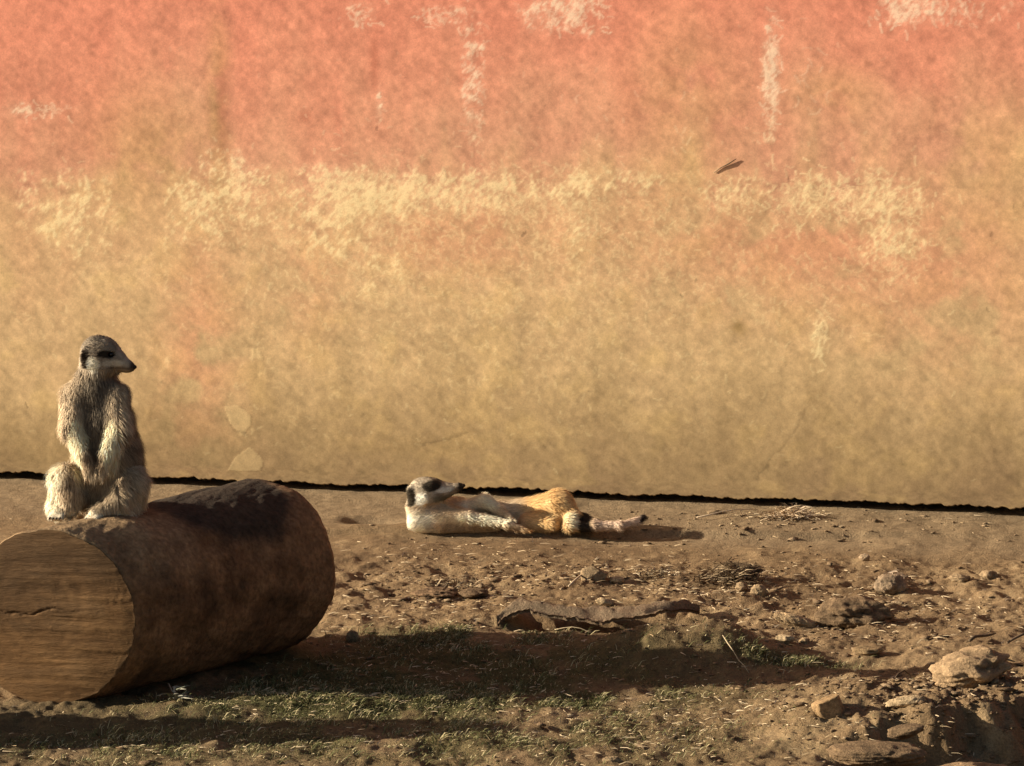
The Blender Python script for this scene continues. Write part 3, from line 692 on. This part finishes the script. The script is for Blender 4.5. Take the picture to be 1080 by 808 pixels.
mk2 = empty('meerkat', lie); tag(mk2, 'pale golden meerkat lying stretched on the dirt at the foot of the wall', 'meerkat', 'meerkats')
mesh('body', V*U2, Q, M_fur, mk2, col=col2(V, N2), smooth=True)
def flow2(P, N): return np.where((P[:, 0] < -28)[:, None], np.tile([-1.0, 0, -.5], (len(P), 1)), np.tile([1.0, 0, -.35], (len(P), 1)))
def len2(P): return np.where((P[:, 0] < -30) & (P[:, 2] > 30), 2.6, np.where((P[:, 0] > 40) & (P[:, 0] < 86), 5.5, 4.5))
Vf, Ff, cf = fur(V, Q, col2, 42000, flow2, len2, .26, U2, lambda P: P[:, 2] > 0, .2, (.7, 1.3))
mesh('fur', Vf, Ff, M_hair, mk2, col=cf)
for s in (1, -1): icos('eye', np.array(H2(13, 7.5*s, 4.5))*U2, 2.2*U2, M_eye, mk2)
icos('nose', np.array(H2(40, 0, 2.5))*U2, 2.6*U2, M_claw, mk2, (1, 1, .8))

# ------------------------------------------------------------------ clods, chips, sticks
def icosphere(sub=4):
    import bmesh
    bm = bmesh.new(); bmesh.ops.create_icosphere(bm, subdivisions=sub, radius=1)
    V = np.array([v.co[:] for v in bm.verts]); Fq = np.array([[v.index for v in f.verts] for f in bm.faces]); bm.free(); return V, Fq
ICO = icosphere(5); ICO3 = icosphere(3)
def clod(name, px, py, w_, h_, dep, col, label, cat, seed=0, tilt=0, rough=.5, sink=.25, sharp=0, yaw=0, group=None):
    """px, py: middle of its foot in the picture; sizes in picture pixels"""
    c0 = on(px, py); m = c0[1]/F0; x0, y0 = c0[0], c0[1]; z0 = float(ground_h(np.array([x0]), np.array([y0]))[0])
    for _ in range(6):
        c0 = on(px, py, z0); z0 = float(ground_h(c0[:1], c0[1:2])[0])
    c0 = on(px, py, z0); V, Fq = (ICO if w_ > 40 else icosphere(4)); V = V.copy()
    n = n3(V+seed*3.7, 1.1, 600+seed, 3)-.5; n_ = n3(V-seed, 3.5, 640+seed, 4)-.5
    n5 = n3(V+seed, 9, 680+seed, 3)-.5
    rough = max(rough, .5)
    V = V*(1+rough*1.9*n+rough*1.25*n_+rough*.36*n5)[:, None]
    if sharp:
        for k in range(sharp):
            g = np.random.default_rng(seed*17+k).normal(size=3); g[2] = abs(g[2])*.6; g /= np.linalg.norm(g); dd = V@g; lim = .62
            V = V-np.maximum(dd-lim, 0)[:, None]*g*.92
    V = V*np.array([w_/2, dep/2, h_/2])*m
    t = R(tilt); V = np.stack([V[:, 0]*math.cos(t)-V[:, 2]*math.sin(t), V[:, 1], V[:, 0]*math.sin(t)+V[:, 2]*math.cos(t)], 1)
    t = R(yaw); V = np.stack([V[:, 0]*math.cos(t)-V[:, 1]*math.sin(t), V[:, 0]*math.sin(t)+V[:, 1]*math.cos(t), V[:, 2]], 1)
    V[:, 2] += h_*m*(.5-sink)
    cc_ = np.array(col)*(1+1.5*(n_+n+n5)[:, None])*np.array([.80, .76, .68]); 
    o = mesh(name, V, Fq, M_dirt, col=np.clip(cc_, .01, .8), smooth=(sharp == 0), loc=c0)
    return tag(o, label, cat, group)
DC = (.26, .17, .095); PC = (.38, .27, .16); GC = (.20, .135, .08)
clod('clod', 897, 657, 80, 36, 60, GC, 'large grey-brown crumbly clod right of the long pale chip', 'clod', 1, 0, .55)
clod('wood_chip', 837, 658, 50, 13, 22, PC, 'long pale wood chip left of the large grey-brown clod', 'wood chip', 2, -14, .35)
clod('wood_chip', 826, 676, 24, 9, 14, (.48, .36, .225), 'small pale chip below the long wood chip', 'wood chip', 3, 0, .3, sharp=2)
clod('stone', 848, 678, 14, 7, 12, PC, 'tiny pale stone right of the small pale chip', 'stone', 4, 0, .3)
clod('clod', 938, 622, 34, 22, 30, (.34, .25, .17), 'rounded tufted clod standing alone right of the dark twig pile', 'clod', 5, 0, .45)
clod('clod', 1012, 612, 24, 9, 20, (.34, .245, .15), 'left one of two small flat clods near the right edge', 'clod', 6)
clod('clod', 1043, 611, 20, 13, 20, (.34, .245, .15), 'right one of two small flat clods near the right edge', 'clod', 7)
clod('stone', 1022, 716, 84, 38, 75, (.36, .25, .15), 'biggest tan rock with a shaded underside at the right edge', 'rock', 8, 12, .45, sink=.2, yaw=8)
clod('stone', 876, 754, 40, 32, 45, (.36, .24, .13), 'blocky brown rock in front of the bank, with a dark right side', 'rock', 9, 8, .35, sharp=5)
clod('clod', 968, 748, 30, 20, 30, (.28, .19, .11), 'grey crumbly clod below the biggest tan rock', 'clod', 10, 0, .5)
clod('wood_chip', 955, 742, 40, 10, 20, (.48, .36, .225), 'curved pale chip leaning on the grey crumbly clod', 'wood chip', 11, 8, .35)
clod('stone', 627, 610, 30, 20, 22, (.34, .245, .15), 'pointed pale stone among straw behind the bark strip', 'stone', 12, 0, .2, sharp=5)
clod('stone', 800, 627, 17, 13, 14, (.34, .245, .15), 'pale rounded stone at the right foot of the twig pile', 'stone', 13, 0, .3)
clod('stone', 782, 622, 15, 11, 14, (.34, .245, .15), 'small dull stone in front of the twig pile', 'stone', 14, 0, .3)
clod('stone', 650, 614, 16, 8, 12, (.48, .36, .225), 'small bright stone right of the pointed pale stone', 'stone', 15, 0, .3)
clod('wood_chip', 638, 637, 22, 8, 10, (.48, .36, .225), 'pale flat chip lying on the bark strip', 'wood chip', 16, -12, .3)
clod('stone', 372, 676, 15, 15, 12, (.34, .245, .15), 'pale stone on the ground just right of the log', 'stone', 17, 0, .3, sharp=3)
clod('stone', 645, 804, 20, 9, 14, (.34, .245, .15), 'flat pale stone at the bottom edge of the grass', 'stone', 18, 0, .3)
clod('clod', 920, 799, 90, 22, 70, (.17, .115, .068), 'broad dark clod low in the shaded bank', 'clod', 19, 0, .5, .35)
clod('clod', 1020, 826, 110, 26, 80, (.24, .16, .095), 'long pale clod at the bottom right corner', 'clod', 20, 4, .4)
clod('clod', 915, 688, 30, 9, 24, (.26, .18, .10), 'small low clod between the large grey-brown clod and the biggest tan rock', 'clod', 21, 0, .5)
clod('clod', 460, 628, 44, 12, 40, (.17, .11, .065), 'dark low clod behind the green grass patch', 'clod', 22, 0, .7)
clod('clod', 500, 628, 30, 9, 30, (.15, .10, .06), 'dark small clod right of the dark low clod', 'clod', 23, 0, .7)
clod('stone', 912, 590, 12, 8, 10, (.42, .31, .21), 'tiny pale stone alone on the smooth dirt by the wall', 'stone', 24, 0, .3)
clod('clod', 955, 775, 40, 15, 30, (.20, .135, .08), 'brown clod on the lip of the bank', 'clod', 25, 10, .5)
clod('clod', 745, 652, 60, 14, 40, (.24, .17, .10), 'brown earth lump at the right end of the bark strip', 'clod', 26, 0, .5)

# long curled bark strip above the dug edge
pts_t = [(524, 644), (545, 642), (575, 643), (610, 645), (645, 646), (680, 645), (710, 641), (738, 636)]
Vb = []; nn_ = 14; fine_n = 170
xs = np.interp(np.linspace(0, 7, fine_n), range(8), [p[0] for p in pts_t]); yy = np.interp(np.linspace(0, 7, fine_n), range(8), [p[1] for p in pts_t])
zb = .015
for kx in range(fine_n):
    t = kx/(fine_n-1); base_p = on(xs[kx], yy[kx]+8, 0); gz = float(ground_h(base_p[:1], base_p[1:2]+.05)[0])
    base_p = on(xs[kx], yy[kx]+3, zb); hw = .042*(.06+.94*math.sin(math.pi*min(1, max(0, t*.96+.02)))**.6)*(1+.5*(vnoise(np.array([t*14]), np.array([2.0]), 3)[0]-.5)); 
    for q in range(nn_):
        a = q/(nn_-1); yq = (a)*hw*1.9; zq = .014*math.sin(math.pi*(a*.9+.05))-.004
        wv_ = .010*(fbm(np.array([t*22.0]), np.array([a*3.0]), 5, 701, .55)[0]-.5)
        Vb.append((base_p[0], base_p[1]+yq-.008+wv_*1.5, base_p[2]+zq+wv_-.014*max(0, 1-t*7)-.012*max(0, 1-(1-t)*7)+.006*math.sin(t*9)))
Vb = np.array(Vb); top = Vb; botm = Vb-np.array([0, -.001, .0055])
i = np.arange(fine_n*nn_).reshape(fine_n, nn_); Fq = np.stack([i[:-1, :-1], i[1:, :-1], i[1:, 1:], i[:-1, 1:]], -1).reshape(-1, 4); nb = len(Vb)
e1 = i[:, 0]; e2 = i[:, -1]; e3 = i[0]; e4 = i[-1]
Fq = np.concatenate([Fq, (Fq+nb)[:, ::-1], strip(e1, e1+nb), strip(e2+nb, e2), strip(e3+nb, e3), strip(e4, e4+nb)])
Vb2 = np.concatenate([top, botm]); o = np.array([on(630, 650)[0], on(630, 650)[1], 0]); nb_ = n3(Vb2, 60, 711, 3)
cb = lerp(np.tile([.17, .12, .072], (len(Vb2), 1)), [.15, .095, .055], sst(.4, .6, nb_))
tag(mesh('bark_strip', Vb2-o, Fq, M_dirt, col=cb, smooth=True, loc=o), 'long curled strip of bark over a dark hollow in the dirt, behind the low mound', 'bark')

def stick(px0, py0, px1, py1, r, col, label, name='stick', lift=.004, bend=.004):
    a, b = on(px0, py0), on(px1, py1); P = []
    for t in np.linspace(0, 1, 6):
        p = a*(1-t)+b*t; p[2] = float(ground_h(p[:1], p[1:2])[0])+lift+bend*math.sin(math.pi*t); P.append(p)
    P = np.array(P); V, Fq = tube_pts(P, [r, r*1.1, r, r*.95, r*.8, r*.35], 6, .15); o = P[0].copy()
    tag(mesh(name, V-o, Fq, M_straw, col=np.tile(col, (len(V), 1)), smooth=True, loc=o), label, 'stick')
stick(762, 702, 790, 716, .0008, (.36, .28, .17), 'thin pale stick lying across the right tip of the log shadow', lift=.004)
stick(1034, 713, 1070, 719, .0022, (.10, .07, .04), 'dark stick poking out right of the biggest tan rock', lift=.006)
stick(1022, 709, 1050, 700, .0024, (.09, .06, .035), 'short dark stick lying on top of the biggest tan rock', lift=.034)
stick(1062, 702, 1090, 699, .0020, (.12, .08, .05), 'dark stick at the right edge behind the biggest tan rock', lift=.02)
stick(600, 625, 628, 606, .0016, (.45, .34, .22), 'pale stick leaning by the pointed pale stone', lift=.006)
stick(585, 666, 630, 668, .0007, (.42, .33, .2), 'thin pale stick in front of the dug hollow', lift=.002)
stick(944, 745, 960, 739, .0014, (.08, .05, .03), 'short dark stick under the curved pale chip', lift=.01)
stick(735, 556, 800, 549, .0012, (.55, .42, .28), 'thin pale stick left of the straw heap by the wall', lift=.006)

# ------------------------------------------------------------------ litter: tangled stems as geometry
def blades(P, L, wd, col, lie, curl=.5, vert=0.0):
    """thin tapered curved blades; P (n,3); lie 0 = standing, 1 = flat"""
    n = len(P); az = rng.uniform(0, math.tau, n); fl_ = np.clip(lie+rng.normal(0, .12, n), 0, 1)
    h = np.stack([np.cos(az), np.sin(az), np.zeros(n)], 1); el = (1-fl_)*1.35
    d1 = h*np.cos(el)[:, None]; d1[:, 2] = np.sin(el); az2 = az+rng.normal(0, curl, n)
    d2 = np.stack([np.cos(az2), np.sin(az2), np.zeros(n)], 1)*np.cos(el*.5)[:, None]; d2[:, 2] = np.sin(el*.4)-.1
    sd = np.stack([-np.sin(az), np.cos(az), np.full(n, .5)], 1); sd /= np.linalg.norm(sd, axis=1)[:, None]
    w_ = (wd*rng.uniform(.6, 1.4, n))[:, None]; Lq = (L*rng.uniform(.5, 1.5, n))[:, None]
    m = P+d1*Lq*.5; e = m+d2*Lq*.5
    V = np.stack([P-sd*w_, P+sd*w_, m+sd*w_*.8, m-sd*w_*.8, e], 1).reshape(-1, 3); ix = np.arange(n)*5
    return V, [np.stack([ix, ix+1, ix+2, ix+3], 1), np.stack([ix+3, ix+2, ix+4], 1)], np.repeat(col, 5, axis=0)
def spots(lst):
    out = []
    for (px, py, rx, ry, n) in lst:
        qx = rng.normal(px, rx*.55, n); qy = rng.normal(py, ry*.55, n)
        ok = (qx > -40) & (qx < 1120) & (qy > 545)
        for a, b in zip(qx[ok], qy[ok]): out.append(on(a, b)[:2])
    out = np.array(out); z = ground_h(out[:, 0], out[:, 1]); return np.column_stack([out, z])
def inlog(P):      # keep litter out from under the log and the animals
    q = P[:, :2]-Fc0[:2]; al = q@ax[:2]/np.linalg.norm(ax[:2]); pe = q[:, 0]*ax[1]-q[:, 1]*ax[0]
    return (al > -.02) & (al < LL) & (np.abs(pe) < RL*.75)
P = spots([(540, 680, 560, 130, 1900), (640, 606, 200, 14, 330), (820, 552, 55, 5, 160), (500, 585, 140, 14, 90), (900, 640, 170, 40, 420), (1000, 650, 90, 40, 200),
           (640, 760, 220, 40, 420), (450, 640, 110, 22, 260), (330, 740, 120, 16, 260), (760, 760, 130, 30, 320), (720, 632, 90, 12, 160), (1010, 735, 90, 20, 300), (950, 790, 110, 20, 260), (930, 552, 150, 10, 60),
           (190, 790, 250, 20, 160)])
P = P[~inlog(P)]; P[:, 2] += .0015
n = len(P); t = rng.uniform(0, 1, n)
col = lerp(np.tile([.62, .49, .31], (n, 1)), [.34, .24, .13], t)
V, Fq, c = blades(P, .015, .00075, col, .93, .9)
tag(mesh('straw', V, Fq, M_straw, col=c), 'scattered pale bits of dry straw over the brown dirt', 'straw', kind='stuff')
# crumbs of earth and bark
P = spots([(540, 690, 560, 140, 800), (640, 612, 180, 20, 260), (900, 650, 180, 50, 420), (980, 760, 130, 40, 800), (450, 620, 100, 24, 180), (800, 560, 250, 14, 140)])
P = P[~inlog(P)]; n = len(P)
Vi, Fi = icosphere(1); szs = rng.uniform(.0012, .0038, n)*(1+1.2*(rng.uniform(0, 1, n) > .94))
az = rng.uniform(0, math.tau, n)
VV_ = []
for k in range(n):
    v = Vi*(1+.42*rng.normal(size=(len(Vi), 1)))*np.array([1.7, 1.0, .42])*szs[k]; ca, sa = math.cos(az[k]), math.sin(az[k])
    VV_.append(np.stack([v[:, 0]*ca-v[:, 1]*sa, v[:, 0]*sa+v[:, 1]*ca, v[:, 2]], 1)+P[k]+[0, 0, szs[k]*.3])
V = np.concatenate(VV_); Fq = (Fi[None]+(np.arange(n)*len(Vi))[:, None, None]).reshape(-1, 3)
t = rng.uniform(0, 1, n); col = np.repeat(lerp(np.tile([.15, .095, .05], (n, 1)), [.32, .225, .13], t**2), len(Vi), axis=0)
tag(mesh('gravel', V, Fq, M_dirt, col=col), 'loose crumbs of earth and bark strewn over the dirt', 'gravel', kind='stuff')
# grass
P = spots([(540, 740, 600, 90, 26000), (480, 672, 120, 12, 6000), (330, 740, 200, 20, 8000), (200, 790, 300, 20, 8000), (600, 770, 260, 40, 8000), (830, 703, 70, 7, 1500)])
g = grassmask(P[:, 0], P[:, 1]); P = P[(rng.uniform(0, 1, len(P)) < g*1.1) & ~inlog(P)]
n = len(P); t = rng.uniform(0, 1, n)
col = lerp(np.tile([.070, .078, .025], (n, 1)), [.16, .145, .058], t); dry = rng.uniform(0, 1, n) < .28; col[dry] = [.42, .34, .18]
tuft = 0.45+1.3*sst(.45, .75, fbm(P[:, 0]*30, P[:, 1]*18, 3, 801))
V, Fq, c = blades(P, .010*tuft, .00055, col, .40, .8)
tag(mesh('grass', V, Fq, M_grass, col=c), 'short thin green grass growing through the dirt around the log shadow', 'grass', kind='stuff')

# tangled piles
def pile(px, py, w_, h_, dep, n, cols_, label, L=.03, name='twig_pile', wd=.0009):
    c0 = on(px, py); m = c0[1]/F0; gz = float(ground_h(c0[:1], c0[1:2])[0]); c0[2] = gz
    P = rng.normal(0, .42, (n, 3))*np.array([w_/2, dep/2, 1])*m; rr_ = np.hypot(P[:, 0]/(w_*m/2), P[:, 1]/(dep*m/2))
    P[:, 2] = rng.uniform(0, 1, n)*h_*m*np.clip(1.1-rr_, 0, 1)
    col = np.array(cols_)[rng.integers(0, len(cols_), n)]*rng.uniform(.7, 1.2, n)[:, None]
    V, Fq, c = blades(P, L, wd, col, .72, 1.0)
    V[:, 2] = np.maximum(V[:, 2], -.002)
    return tag(mesh(name, V, Fq, M_straw, col=c, loc=c0), label, 'pile')
DK = [(.10, .065, .035), (.16, .11, .06), (.07, .045, .025), (.30, .22, .13)]
clod('clod', 776, 612, 52, 22, 36, (.10, .07, .04), 'dark earthy clod inside the tangled twig pile', 'clod', 31, 0, .8)
pile(768, 618, 90, 26, 70, 420, DK, 'dark tangled pile of twigs and dead leaves on the open dirt', .026)
pile(690, 612, 60, 10, 50, 160, DK+[(.5, .4, .26)], 'low brown twig pile left of the dark tangled pile', .022)
pile(832, 554, 70, 13, 30, 360, [(.62, .48, .32), (.50, .37, .23), (.36, .25, .15)], 'pale heap of straw against the foot of the wall', .024, 'straw_pile')
pile(940, 616, 36, 14, 30, 120, [(.5, .38, .26), (.28, .2, .12)], 'tuft of dry stems on the rounded clod', .02, 'straw_pile')
pile(470, 617, 110, 8, 60, 260, DK+[(.45, .34, .2)], 'flat brown scatter of twigs behind the green grass patch', .02)
pile(187, 744, 20, 16, 12, 26, [(.30, .28, .21), (.18, .18, .12)], 'pale grey sprig in the grass in front of the log', .026, 'sprig', .0016)
